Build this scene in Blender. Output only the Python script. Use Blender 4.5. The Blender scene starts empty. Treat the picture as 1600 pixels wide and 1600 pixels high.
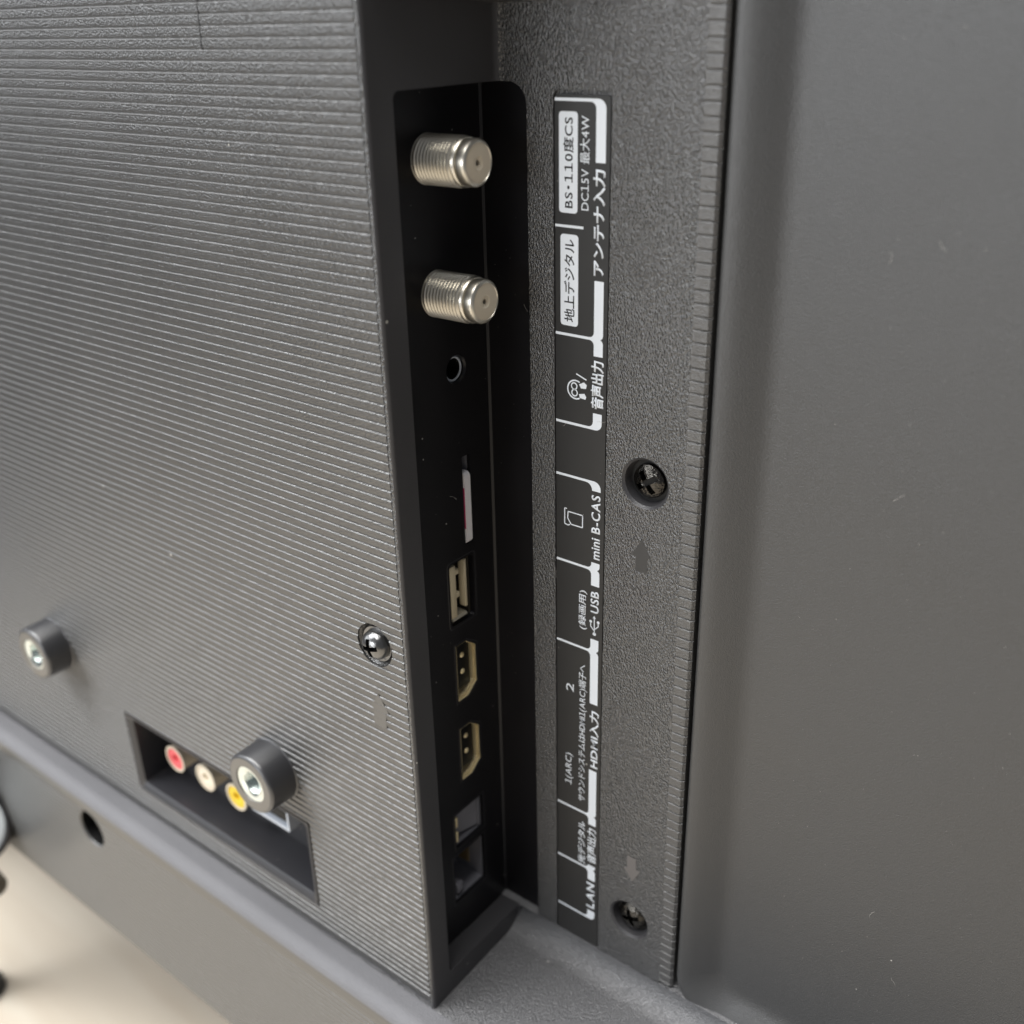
import bpy, bmesh, math, random
from mathutils import Vector, Matrix
random.seed(7)
PI = math.pi
MM = 0.001
SC = bpy.context.scene
COL = SC.collection

# ------------------------------------------------------------------ camera, world, lamps, exposure
cam_d = bpy.data.cameras.new("camera")
cam = bpy.data.objects.new("camera", cam_d)
COL.objects.link(cam)
Rm = Matrix(((0.78813311, -0.24701661, 0.56376324),
             (0.61511311, 0.34876797, -0.7071045),
             (-0.021956, 0.90407063, 0.42681874)))
cam.matrix_world = Matrix.Translation(Vector((0, -134 * MM, 0))) @ Rm.to_4x4()
cam_d.sensor_width = 36
cam_d.lens = 37.18
cam_d.clip_start = 0.005
cam_d.clip_end = 50
cam_d.dof.use_dof = True
cam_d.dof.focus_distance = 0.222
cam_d.dof.aperture_fstop = 12.5
SC.camera = cam

world = bpy.data.worlds.new("World")
SC.world = world
world.use_nodes = True
wb = world.node_tree.nodes['Background']
wb.inputs[0].default_value = (0.93, 0.95, 1.0, 1)
wb.inputs[1].default_value = 0.185

def area(name, loc, target, sx, sy, power, color=(1, 1, 1)):
    d = bpy.data.lights.new(name, 'AREA')
    d.shape = 'RECTANGLE'; d.size = sx; d.size_y = sy; d.energy = power; d.color = color
    o = bpy.data.objects.new(name, d); COL.objects.link(o)
    o.location = loc
    o.rotation_euler = (Vector(target) - Vector(loc)).to_track_quat('-Z', 'Y').to_euler()
    return o
area("ceiling_lamp", (-0.45, -0.42, 1.55), (-0.45, -0.42, -0.33), 1.5, 1.2, 52, (1.0, 0.985, 0.96))
area("ceiling_lamp", (-1.30, -1.05, 1.28), (-0.20, 0.0, -0.18), 1.0, 1.0, 31, (0.97, 0.985, 1.0))
area("soft_fill_light", (-2.7, -1.7, 0.40), (-0.3, 0.0, -0.05), 1.8, 0.9, 22, (0.93, 0.97, 1.0))  # unseen soft light added at far left to brighten the ribbed panel's reflections
area("soft_fill_light", (-0.75, -2.5, 0.15), (-0.1, 0.0, -0.1), 1.3, 0.6, 26, (0.96, 0.98, 1.0))  # unseen soft light added behind the camera, for sheen on sheet and label

SC.view_settings.view_transform = 'Standard'
SC.view_settings.look = 'None'
SC.view_settings.exposure = 0.0
SC.cycles.use_denoising = True
SC.cycles.denoising_prefilter = 'ACCURATE'
SC.view_settings.gamma = 1.0

# ------------------------------------------------------------------ materials
def nodes_of(m):
    m.use_nodes = True
    nt = m.node_tree
    return nt, nt.nodes['Principled BSDF'], nt.nodes, nt.links

def plastic(name, base, rough, spec=0.5, grain=0.0, gscale=2500, dist=0.00006, mottle=0.0, dust=0.0,
            stretch=None, rvar=0.0, metallic=0.0, dustscale=420, dsize=0.10, pebble=0.0, pscale=2000):
    m = bpy.data.materials.new(name)
    nt, p, N, L = nodes_of(m)
    p.inputs['Base Color'].default_value = (*base, 1)
    p.inputs['Roughness'].default_value = rough
    p.inputs['Specular IOR Level'].default_value = spec
    p.inputs['Metallic'].default_value = metallic
    if spec >= 0.8 and not metallic: p.inputs['IOR'].default_value = 1.65
    tc = N.new('ShaderNodeTexCoord')
    src = tc.outputs['Object']
    if stretch:
        mp = N.new('ShaderNodeMapping'); mp.inputs['Scale'].default_value = stretch
        L.new(src, mp.inputs['Vector']); gsrc = mp.outputs[0]
    else:
        gsrc = src
    if grain:
        n = N.new('ShaderNodeTexNoise'); n.inputs['Scale'].default_value = gscale
        n.inputs['Detail'].default_value = 2.0; n.inputs['Roughness'].default_value = 0.55
        L.new(gsrc, n.inputs['Vector'])
        b = N.new('ShaderNodeBump'); b.inputs['Strength'].default_value = grain
        b.inputs['Distance'].default_value = dist
        L.new(n.outputs['Fac'], b.inputs['Height'])
        L.new(b.outputs[0], p.inputs['Normal'])
        if pebble:
            # moulded leather grain: small irregular domes
            wn = N.new('ShaderNodeTexNoise'); wn.inputs['Scale'].default_value = pscale * 0.6
            L.new(gsrc, wn.inputs['Vector'])
            wv = N.new('ShaderNodeVectorMath'); wv.operation = 'SCALE'; wv.inputs['Scale'].default_value = 0.55 / pscale
            L.new(wn.outputs['Color'], wv.inputs[0])
            wa = N.new('ShaderNodeVectorMath'); wa.operation = 'ADD'
            L.new(gsrc, wa.inputs[0]); L.new(wv.outputs[0], wa.inputs[1])
            vo = N.new('ShaderNodeTexVoronoi'); vo.feature = 'F1'
            vo.inputs['Scale'].default_value = pscale
            L.new(wa.outputs[0], vo.inputs['Vector'])
            iv = N.new('ShaderNodeMath'); iv.operation = 'SUBTRACT'; iv.inputs[0].default_value = 1.0
            L.new(vo.outputs['Distance'], iv.inputs[1])
            b2 = N.new('ShaderNodeBump'); b2.inputs['Strength'].default_value = 1.0
            b2.inputs['Distance'].default_value = pebble
            L.new(iv.outputs[0], b2.inputs['Height'])
            L.new(b.outputs[0], b2.inputs['Normal'])
            L.new(b2.outputs[0], p.inputs['Normal'])
    col = None
    if mottle:
        n2 = N.new('ShaderNodeTexNoise'); n2.inputs['Scale'].default_value = 28
        n2.inputs['Detail'].default_value = 6
        L.new(src, n2.inputs['Vector'])
        r = N.new('ShaderNodeMapRange')
        r.inputs[1].default_value = 0.3; r.inputs[2].default_value = 0.7
        r.inputs[3].default_value = 1 - mottle; r.inputs[4].default_value = 1 + mottle
        L.new(n2.outputs['Fac'], r.inputs[0])
        mx = N.new('ShaderNodeVectorMath'); mx.operation = 'SCALE'
        mx.inputs[0].default_value = base
        L.new(r.outputs[0], mx.inputs['Scale'])
        col = mx.outputs[0]
        rr = N.new('ShaderNodeMapRange')
        rr.inputs[1].default_value = 0.3; rr.inputs[2].default_value = 0.7
        rr.inputs[3].default_value = rough - rvar; rr.inputs[4].default_value = rough + rvar
        L.new(n2.outputs['Fac'], rr.inputs[0]); L.new(rr.outputs[0], p.inputs['Roughness'])
    if dust:
        v = N.new('ShaderNodeTexVoronoi'); v.inputs['Scale'].default_value = dustscale
        L.new(src, v.inputs['Vector'])
        # only a few cells carry a speck
        sep = N.new('ShaderNodeSeparateColor'); L.new(v.outputs['Color'], sep.inputs[0])
        g = N.new('ShaderNodeMath'); g.operation = 'GREATER_THAN'; g.inputs[1].default_value = 1 - dust
        L.new(sep.outputs[0], g.inputs[0])
        sz = N.new('ShaderNodeMath'); sz.operation = 'MULTIPLY'; sz.inputs[1].default_value = dsize
        L.new(sep.outputs[1], sz.inputs[0])
        lt = N.new('ShaderNodeMath'); lt.operation = 'LESS_THAN'
        L.new(v.outputs['Distance'], lt.inputs[0]); L.new(sz.outputs[0], lt.inputs[1])
        an = N.new('ShaderNodeMath'); an.operation = 'MULTIPLY'
        L.new(g.outputs[0], an.inputs[0]); L.new(lt.outputs[0], an.inputs[1])
        mix = N.new('ShaderNodeMix'); mix.data_type = 'RGBA'
        L.new(an.outputs[0], mix.inputs[0])
        if col: L.new(col, mix.inputs[6])
        else: mix.inputs[6].default_value = (*base, 1)
        mix.inputs[7].default_value = (0.42, 0.41, 0.38, 1)
        col = mix.outputs[2]
    if col: L.new(col, p.inputs['Base Color'])
    return m

M = {}
M['ribbed'] = plastic("ribbed_charcoal_plastic", (0.034, 0.033, 0.032), 0.31, 0.9, 0.5, 3400, 0.00012, 0.06, 0.012, pebble=0.00010, pscale=2300, rvar=0.03)
M['grain'] = plastic("grained_charcoal_plastic", (0.047, 0.047, 0.0475), 0.27, 0.9, 0.6, 3600, 0.0003, pebble=0.00022, pscale=2000, mottle=0.06, dust=0.02, stretch=(1.25, 1, 0.8), rvar=0.03)
M['ledge'] = plastic("sparkling_charcoal_plastic", (0.070, 0.070, 0.074), 0.31, 1.0, 0.6, 4000, 0.0003, 0.05, 0.01, pebble=0.00018, pscale=2400, rvar=0.03)
M['side'] = plastic("fine_satin_charcoal_plastic", (0.045, 0.044, 0.047), 0.36, 0.6, 0.6, 3200, 0.00012, 0.05, 0.012, dustscale=300)
M['nose'] = plastic("smooth_ribbed_front_plastic", (0.038, 0.037, 0.035), 0.31, 0.8, 0.5, 3000, 0.00006, 0.0, 0.01)
M['cover'] = M['grain']
M['tick'] = plastic("notched_edge_plastic", (0.052, 0.051, 0.050), 0.31, 0.8, 0.7, 2900, 0.0003)
M['lip'] = plastic("lit_lip_plastic", (0.14, 0.14, 0.15), 0.52, 0.7, 0.6, 2600, 0.0006, 0.05, 0.01)  # same moulding, paler base paints the lit band into the colour
M['sheet'] = plastic("fine_grained_dark_sheet", (0.039, 0.039, 0.0395), 0.34, 0.7, 0.5, 5200, 0.00015, pebble=0.00003, pscale=3000, mottle=0.05, dust=0.03, rvar=0.06, dustscale=330, dsize=0.14)
M['black'] = plastic("smooth_black_plastic", (0.008, 0.0075, 0.009), 0.38, 0.35, 0.12, 3000, 0.00003, 0.2, 0.02, dustscale=500)
M['dark'] = plastic("dark_cavity_plastic", (0.004, 0.004, 0.004), 0.5, 0.3)
M['cavity'] = plastic("dim_brown_cavity", (0.035, 0.03, 0.022), 0.5, 0.4)
M['bezel'] = plastic("satin_dark_bezel", (0.022, 0.022, 0.025), 0.3, 0.6)
M['recess'] = plastic("satin_blue_black_plastic", (0.022, 0.022, 0.026), 0.38, 0.6, 0.2, 2500, 0.00003)
M['boss'] = plastic("satin_black_boss", (0.03, 0.03, 0.033), 0.32, 0.8, 0.15, 1800, 0.00003)
M['bossface'] = plastic("worn_grey_boss_rim", (0.13, 0.12, 0.105), 0.4, 0.6, 0.2, 1800, 0.00003)
M['label'] = plastic("matte_charcoal_label_film", (0.022, 0.0215, 0.021), 0.42, 0.45, 0.25, 3500, 0.00003, 0.08, 0.02)
M['print'] = plastic("pale_grey_ink", (0.74, 0.78, 0.83), 0.5, 0.4, 0.1, 3500, 0.00002, 0.04)
M['smooth'] = plastic("smooth_charcoal_mark", (0.042, 0.041, 0.040), 0.5, 0.4)
M['pale'] = plastic("pale_arrow_mark", (0.13, 0.12, 0.115), 0.5, 0.4)  # lower floor arrow, paler than the other arrows
M['flush'] = plastic("smooth_flush_mark", (0.040, 0.039, 0.038), 0.33, 0.9)
M['nickel'] = plastic("warm_nickel", (0.76, 0.72, 0.63), 0.33, 0.5, 0.15, 1500, 0.00004, 0.08, rvar=0.04, metallic=1.0)
M['gold'] = plastic("pale_gold_metal", (0.90, 0.76, 0.46), 0.42, 0.5, metallic=0.4)
M['dimgold'] = plastic("dim_gold", (0.50, 0.38, 0.2), 0.4, 0.5, metallic=0.8)  # darker gold, for the network contacts
M['shell'] = plastic("tinned_steel_shell", (0.72, 0.66, 0.52), 0.4, 0.5, metallic=0.7)
M['cream'] = plastic("cream_plastic", (0.60, 0.52, 0.36), 0.45, 0.4, 0.1, 1500, 0.00003)
M['insulator'] = plastic("beige_connector_face", (0.60, 0.53, 0.42), 0.5, 0.4, 0.15, 1800, 0.00003, 0.05)
M['zinc'] = plastic("bright_zinc", (0.72, 0.78, 0.76), 0.2, 0.5, 0.3, 900, 0.00006, metallic=1.0)
M['screw'] = plastic("blackened_screw_steel", (0.20, 0.20, 0.20), 0.28, 0.5, 0.8, 900, 0.00016, metallic=1.0)
M['oilscrew'] = plastic("oily_black_screw", (0.07, 0.066, 0.06), 0.25, 0.5, 0.9, 900, 0.0004, metallic=1.0)
M['card'] = plastic("white_card_plastic", (0.82, 0.80, 0.82), 0.4, 0.5)
M['magenta'] = plastic("magenta_card_print", (0.45, 0.03, 0.12), 0.45, 0.4)
M['red'] = plastic("faded_red_plastic", (0.72, 0.10, 0.11), 0.4, 0.5)
M['white'] = plastic("ivory_plastic", (0.78, 0.70, 0.56), 0.35, 0.5)
M['yellow'] = plastic("bright_yellow_plastic", (0.78, 0.55, 0.02), 0.4, 0.5)
M['slate'] = plastic("slate_port_plastic", (0.17, 0.17, 0.19), 0.32, 0.6)
M['silver'] = plastic("pale_blue_grey_socket", (0.50, 0.54, 0.60), 0.3, 0.5)
M['ink'] = plastic("dark_pen_ink", (0.012, 0.011, 0.011), 0.5, 0.3)
M['rubber'] = plastic("black_rubber", (0.012, 0.012, 0.014), 0.45, 0.4)
M['lint'] = plastic("pale_dust", (0.45, 0.43, 0.40), 0.8, 0.2)
M['paleface'] = plastic("pale_grey_disc", (0.55, 0.60, 0.63), 0.4, 0.4)
M['brownstub'] = plastic("dark_brown_stub", (0.06, 0.05, 0.035), 0.5, 0.4)

def table_mat():
    m = bpy.data.materials.new("pale_wood")
    nt, p, N, L = nodes_of(m)
    tc = N.new('ShaderNodeTexCoord')
    mp = N.new('ShaderNodeMapping'); mp.inputs['Scale'].default_value = (2.2, 16, 1)
    mp.inputs['Rotation'].default_value = (0, 0, math.radians(12))
    L.new(tc.outputs['Object'], mp.inputs['Vector'])
    n = N.new('ShaderNodeTexNoise'); n.inputs['Scale'].default_value = 2.0; n.inputs['Detail'].default_value = 5
    n.inputs['Distortion'].default_value = 0.6
    L.new(mp.outputs[0], n.inputs['Vector'])
    r = N.new('ShaderNodeValToRGB')
    r.color_ramp.elements[0].position = 0.32; r.color_ramp.elements[0].color = (0.64, 0.55, 0.44, 1)
    r.color_ramp.elements[1].position = 0.68; r.color_ramp.elements[1].color = (0.74, 0.67, 0.56, 1)
    L.new(n.outputs['Fac'], r.inputs[0]); L.new(r.outputs[0], p.inputs['Base Color'])
    p.inputs['Roughness'].default_value = 0.4
    return m
M['table'] = table_mat()

# ------------------------------------------------------------------ helpers (all lengths in millimetres)
W = {}          # world origin of each object, mm

def link(name, me, mat, parent=None, origin=(0, 0, 0), smooth=None, mats=None):
    """mesh given in world mm -> object whose origin is `origin`"""
    o = Vector(origin)
    me.transform(Matrix.Scale(MM, 4) @ Matrix.Translation(-o))
    me.materials.clear()
    for mm in (mats or [mat]): me.materials.append(mm)
    if smooth is not None:
        for p in me.polygons: p.use_smooth = True
        me.set_sharp_from_angle(angle=math.radians(smooth))
    me.name = name
    ob = bpy.data.objects.new(name, me)
    COL.objects.link(ob)
    W[ob.name] = o
    if parent is not None:
        ob.parent = parent
        ob.location = (o - W[parent.name]) * MM
    else:
        ob.location = o * MM
    return ob

def empty(name, origin, parent=None):
    ob = bpy.data.objects.new(name, None)
    COL.objects.link(ob)
    ob.empty_display_size = 0.01
    o = Vector(origin); W[ob.name] = o
    if parent is not None:
        ob.parent = parent; ob.location = (o - W[parent.name]) * MM
    else:
        ob.location = o * MM
    return ob

def tag(o, label, cat, group=None):
    o['label'] = label; o['category'] = cat
    if group: o['group'] = group
    return o

def to_me(bm, name="mesh"):
    me = bpy.data.meshes.new(name)
    bmesh.ops.recalc_face_normals(bm, faces=bm.faces)
    bm.to_mesh(me); bm.free()
    return me

def box_bm(x0, x1, y0, y1, z0, z1, bm=None, bev=0.0, seg=2):
    nb = bmesh.new()
    vs = [nb.verts.new((x, y, z)) for x in (x0, x1) for y in (y0, y1) for z in (z0, z1)]
    for f in ((0, 1, 3, 2), (4, 6, 7, 5), (0, 4, 5, 1), (2, 3, 7, 6), (0, 2, 6, 4), (1, 5, 7, 3)):
        nb.faces.new([vs[i] for i in f])
    if bev:
        bmesh.ops.bevel(nb, geom=list(nb.edges), offset=bev, segments=seg, profile=0.5, affect='EDGES')
    bmesh.ops.recalc_face_normals(nb, faces=nb.faces)
    if bm is None: return nb
    return merge(bm, nb)

def merge(bm, nb):
    me = bpy.data.meshes.new("tmp"); nb.to_mesh(me); nb.free()
    bm.from_mesh(me); bpy.data.meshes.remove(me)
    return bm

def prism(pts, axis, a0, a1, bm=None):
    """extrude a closed 2-D outline. axis 'X': pts are (y,z); 'Y': (x,z); 'Z': (x,y)"""
    bm = bm or bmesh.new()
    def P(p, a):
        return {'X': (a, p[0], p[1]), 'Y': (p[0], a, p[1]), 'Z': (p[0], p[1], a)}[axis]
    A = [bm.verts.new(P(p, a0)) for p in pts]; B = [bm.verts.new(P(p, a1)) for p in pts]
    n = len(pts)
    fs = [bm.faces.new(A), bm.faces.new(B[::-1])]
    for i in range(n):
        fs.append(bm.faces.new((A[i], B[i], B[(i + 1) % n], A[(i + 1) % n])))
    bmesh.ops.recalc_face_normals(bm, faces=fs)
    return bm

def rrect(u0, u1, v0, v1, r=(0, 0, 0, 0), n=5):
    """rounded rectangle, radii at (u0v0, u1v0, u1v1, u0v1)"""
    if not hasattr(r, '__len__'): r = (r,) * 4
    out = []
    for (cu, cv, a0, rr) in ((u0, v0, PI, r[0]), (u1, v0, 1.5 * PI, r[1]), (u1, v1, 0, r[2]), (u0, v1, PI / 2, r[3])):
        if rr <= 0: out.append((cu, cv)); continue
        ou = cu + (rr if cu == u0 else -rr); ov = cv + (rr if cv == v0 else -rr)
        for k in range(n + 1):
            a = a0 + PI / 2 * k / n
            out.append((ou + rr * math.cos(a), ov + rr * math.sin(a)))
    return out

def lathe(profile, axis, center, n=40, bm=None, close=True):
    """profile: (distance along axis, radius); axis is a world unit vector"""
    bm = bm or bmesh.new()
    ax = Vector(axis).normalized()
    u = ax.orthogonal().normalized(); v = ax.cross(u)
    c = Vector(center); rings = []; fs = []
    for (d, r) in profile:
        if r < 1e-6:
            rings.append([bm.verts.new(c + ax * d)])
        else:
            rings.append([bm.verts.new(c + ax * d + (u * math.cos(2 * PI * k / n) + v * math.sin(2 * PI * k / n)) * r) for k in range(n)])
    for a, b in zip(rings, rings[1:]):
        for k in range(n):
            k2 = (k + 1) % n
            if len(a) == 1 and len(b) == 1: continue
            if len(a) == 1: fs.append(bm.faces.new((a[0], b[k], b[k2])))
            elif len(b) == 1: fs.append(bm.faces.new((a[k], b[0], a[k2])))
            else: fs.append(bm.faces.new((a[k], b[k], b[k2], a[k2])))
    bmesh.ops.recalc_face_normals(bm, faces=fs)
    return bm

def boolean(me, cutters, op='DIFFERENCE'):
    """cut mesh data (mm) with a list of bmeshes (mm)"""
    a = bpy.data.objects.new("tmp_a", me); COL.objects.link(a)
    tmp = []
    for cb in cutters:
        cm = to_me(cb); c = bpy.data.objects.new("tmp_c", cm); COL.objects.link(c); tmp.append(c)
        md = a.modifiers.new("b", 'BOOLEAN'); md.operation = op; md.object = c; md.solver = 'EXACT'
    dg = bpy.context.evaluated_depsgraph_get(); dg.update()
    out = bpy.data.meshes.new_from_object(a.evaluated_get(dg))
    bpy.data.objects.remove(a); bpy.data.meshes.remove(me)
    for c in tmp:
        cm = c.data; bpy.data.objects.remove(c); bpy.data.meshes.remove(cm)
    return out

def arc(cx, cy, r, a0, a1, n=6):
    return [(cx + r * math.cos(math.radians(a0 + (a1 - a0) * k / n)), cy + r * math.sin(math.radians(a0 + (a1 - a0) * k / n))) for k in range(n + 1)]

# ------------------------------------------------------------------ table
TZ = -395.0
tb = bmesh.new()
box_bm(-690, 700, -1000, 420, TZ - 28, TZ, tb, bev=3)
table = empty("table", (-300, -300, TZ - 740))
tag(table, "pale beige wooden table under the television, out of focus at lower left", "table")
link("tabletop", to_me(tb), M['table'], table, (-300, -300, TZ - 28), smooth=30)
for sx, sy in ((-640, -940), (630, -940), (-640, 350), (630, 350)):
    lg = box_bm(sx - 25, sx + 25, sy - 25, sy + 25, TZ - 740, TZ - 28.2, bev=2)
    link("leg", to_me(lg), M['table'], table, (sx, sy, TZ - 740), smooth=30)

# ------------------------------------------------------------------ television
tv = empty("television", (-220, 20, TZ))
tag(tv, "back of a dark charcoal television with ribbed panel, side terminal slot and printed terminal label", "television")

XE = -136.0      # outer face of the raised housing's side wall
YC = 35.4        # face of the recessed floor that carries the label

# --- ribbed rear panel: one rib every 2 mm, run of profile points per period (t down, y outwards negative)
RIB = ((0.00, 0.24), (0.10, 0.05), (0.20, -0.05), (0.30, -0.075), (0.48, -0.05), (1.00, -0.02), (1.40, 0.02), (1.72, 0.09), (1.90, 0.22))
ZR0 = -4.90
def rib_profile(z_top, z_bot, base=0.0, amp=1.0):
    pts = []
    k0 = math.floor((ZR0 - z_top) / 2.0) - 1
    k1 = math.ceil((ZR0 - z_bot) / 2.0) + 1
    for k in range(k0, k1):
        for t, y in RIB:
            z = ZR0 - 2.0 * k - t
            if z_bot < z < z_top: pts.append((base + y * amp, z))
    return [(base, z_top)] + pts + [(base, z_bot)]

def ribbed_strip(bm, x0, x1, prof, depth, end0=False, end1=False):
    """extrude the rib profile in X as a solid plate `depth` thick"""
    back = prof[0][0] + depth
    pts = prof + [(back, prof[-1][1]), (back, prof[0][1])]
    return prism(pts, 'X', x0, x1, bm)

XA0, XA1 = -560.0, -137.3
AX0, AX1, AZ0, AZ1 = -260.0, -176.9, -219.0, -189.6      # the jack recess
ZA_T, ZA_B = 60.0, -226.0
bm = bmesh.new()
ribbed_strip(bm, XA0, XA1, rib_profile(ZA_T, ZA_B), 2.6)
me = to_me(bm)
PSX, PSZ = -145.9, -123.6
cut = [lathe([(-1, 0), (-1, 5.25), (0.5, 5.2), (1.6, 4.4), (1.6, 0)], (0, 1, 0), (PSX, 0, PSZ), 40), box_bm(AX0, AX1, -3, 6, AZ0, AZ1)]
me = boolean(me, cut)
panel = link("rear_panel", me, M['ribbed'], tv, (-300, 0, -100), smooth=20)
# plain border under the ribs
bm = prism([(0.05, -225.98), (0.25, -227.4), (1.7, -229.6), (4, -229.6), (4, -225.98)], 'X', XA0, -136.6)
link("rear_panel_border", to_me(bm), M['ribbed'], tv, (-300, 0, -228), smooth=25)
# back of the screw pocket
bm = lathe([(1.55, 4.6), (1.55, 2.0), (1.6, 0)], (0, 1, 0), (PSX, 0, PSZ), 32)
link("screw_seat", to_me(bm), M['smooth'], tv, (PSX, 1.5, PSZ), smooth=30)

# --- side housing: edge bead, side wall and recessed floor as one folded moulding, with the terminal slot cut out
prof = [(-137.32, 0.12), (-137.0, 0.0)] + arc(-137.0, 1.0, 1.0, -90, 0, 6)[1:] + \
       [(XE, 33.6)] + arc(-134.2, 33.6, 1.8, 180, 90, 7)[1:] + \
       [(-91.6, YC), (-91.6, 38.2), (-141.9, 38.2), (-141.9, 3.0), (-137.32, 3.0)]
bm = prism(prof, 'Z', 40.0, -232.0)
me = to_me(bm)
slot1 = prism(rrect(6.5, 60, -221.6, -11.7, (1.2, 0, 0, 1.5)), 'X', -160, -133.0)
slot2 = prism(rrect(-150, -129.2, -221.8, -11.65, (0, 1.0, 4.2, 0)), 'Y', 20, 60)
labpocket = prism(rrect(-123.0, -110.0, -240, -12.9, (0, 0, 0.6, 1.4)), 'Y', 30, YC + 0.75)
SC1 = (-100.6, -86.6); SC2 = (-100.9, -205.7)
cuts = [slot1, slot2, labpocket]
for (sx, sz) in (SC1, SC2):
    cuts.append(lathe([(-3, 0), (-3, 6.4), (YC - YC - 0.0, 5.6), (0.5, 5.05), (2.6, 4.7), (2.6, 0)], (0, 1, 0), (sx, YC, sz), 40))
me = boolean(me, cuts)
sh_ob = link("side_housing", me, M['cover'], tv, (XE, 18, -110), smooth=28, mats=[M['cover'], M['side']])
for p in sh_ob.data.polygons:
    if p.normal.y > -0.8: p.material_index = 1

# --- notched right border of the recessed floor
bm = bmesh.new()
zt, zb, pit = 40.0, -221.5, 2.45
k = 0
pp = []
z0 = -75.4 + pit * 60
while True:
    zz = z0 - pit * k
    if zz < zb: break
    for t, y in ((0, 0.26), (0.14, 0.0), (0.3, -0.05), (0.6, -0.01), (2.1, 0.0), (2.36, 0.22)):
        if zb < zz - t < zt: pp.append((y, zz - t))
    k += 1
rows = []
for y, z in pp:
    rows.append([bm.verts.new((x, yy, z)) for x, yy in ((-91.62, YC + 0.0 + y * 0.2), (-91.2, YC + 0.02 + y), (-88.6, YC + 0.06 + y), (-88.0, YC + 0.6 + y), (-88.0, YC + 4, ))])
for a, b in zip(rows, rows[1:]):
    for i in range(4): bm.faces.new((a[i], a[i + 1], b[i + 1], b[i]))
link("notched_border", to_me(bm), M['tick'], tv, (-90, YC, -100), smooth=25)
# plain corner piece where the border turns away at the bottom
BX, BZ, BR = -87.2, -226.2, 11.0        # border line, bottom line and corner radius of the screen's back sheet
corner = [(-91.6, -221.6), (-88.0, -221.6)] + [(x - 0.6, z - 0.4) for x, z in arc(BX + BR, BZ + BR, BR, 212, 270, 8)] + [(60, BZ - 0.4), (60, -231), (-91.6, -231)]
bm = prism(corner, 'Y', YC + 0.02, 38.1)
link("border_corner", to_me(bm), M['ledge'], tv, (-88, YC, -224), smooth=28)

# --- lower housing: fillet, ledge, rounded nose, ribbed front, underside
pro = [(38.0, -220.9)] + arc(YC - 6.6, -221.6, 6.6, 0, -88, 12) + [(14, -228.5), (0, -229.2), (-2.4, -229.2)]
pro += arc(-3.8, -233.3, 4.1, 84, 176, 9)
ribs = [(y, z) for y, z in rib_profile(-235.2, -287.6, base=-8.0, amp=0.6)]
pro += ribs + arc(-5.2, -288.4, 2.8, 185, 265, 5) + [(45, -291.2), (45, -220.9)]
bm = prism(pro, 'X', XA0, 60)
me = to_me(bm)
HX, HZ = -282.6, -242.4
me = boolean(me, [lathe([(-3, 0), (-3, 7.6), (0, 7.0), (0.6, 6.5), (9, 6.5), (9, 0)], (0, 1, 0), (HX, -8, HZ), 40)])
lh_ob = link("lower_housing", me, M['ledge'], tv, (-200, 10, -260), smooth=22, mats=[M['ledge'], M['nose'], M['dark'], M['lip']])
for p in lh_ob.data.polygons:
    c_ = p.center * 1000 + Vector((-200, 10, -260))
    if c_.y < -3.0: p.material_index = 1
    if c_.y < -7.0: p.use_smooth = False
    if c_.y < -0.5 and c_.z > -232.4: p.material_index = 3  # top of the nose takes the colour that paints it lit
    if math.hypot(c_.x - HX, c_.z - HZ) < 7.3 and c_.y > -7.6: p.material_index = 2  # hole walls coloured near-black, the hole's shade put into the colour
bm = lathe([(8.0, 6.45), (8.6, 3), (8.6, 0)], (0, 1, 0), (HX, -8, HZ), 32)
link("hole_floor", to_me(bm), M['dark'], tv, (HX, 0, HZ), smooth=30)

# --- upper housing: the overhanging shoulder that closes the recess at the top
sh = [(-150, 2.9), (-150, 45), (-96, 45), (-100, 34), (-112, 20), (-122, 4), (-126, -8), (-137, -8)]
bm = bmesh.new()
bot = []
for x, y in [(-139, 0.6), (-136.4, 0.6), (-134, 6), (-131, 16), (-127, 26), (-116, 32.5), (-98, 36.2), (-98, 37.8), (-139, 37.8)]:
    h = 1.4 + 0.055 * max(0, (x + 136)) + 0.10 * max(0, 34 - y)
    bot.append((x, y, h))
lo = [bm.verts.new(p) for p in bot]
up = [bm.verts.new((x, y, 60)) for x, y, h in bot]
bm.faces.new(lo); bm.faces.new(up[::-1])
for i in range(len(lo)):
    j = (i + 1) % len(lo); bm.faces.new((lo[i], up[i], up[j], lo[j]))
me = to_me(bm)
bm = bmesh.new(); bm.from_mesh(me); bpy.data.meshes.remove(me)
bmesh.ops.bevel(bm, geom=[e for e in bm.edges if all(v.co.z < 30 for v in e.verts)], offset=0.8, segments=3, profile=0.5, affect='EDGES')
link("upper_housing", to_me(bm), M['smooth'], tv, (-120, 20, 10), smooth=35)

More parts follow.
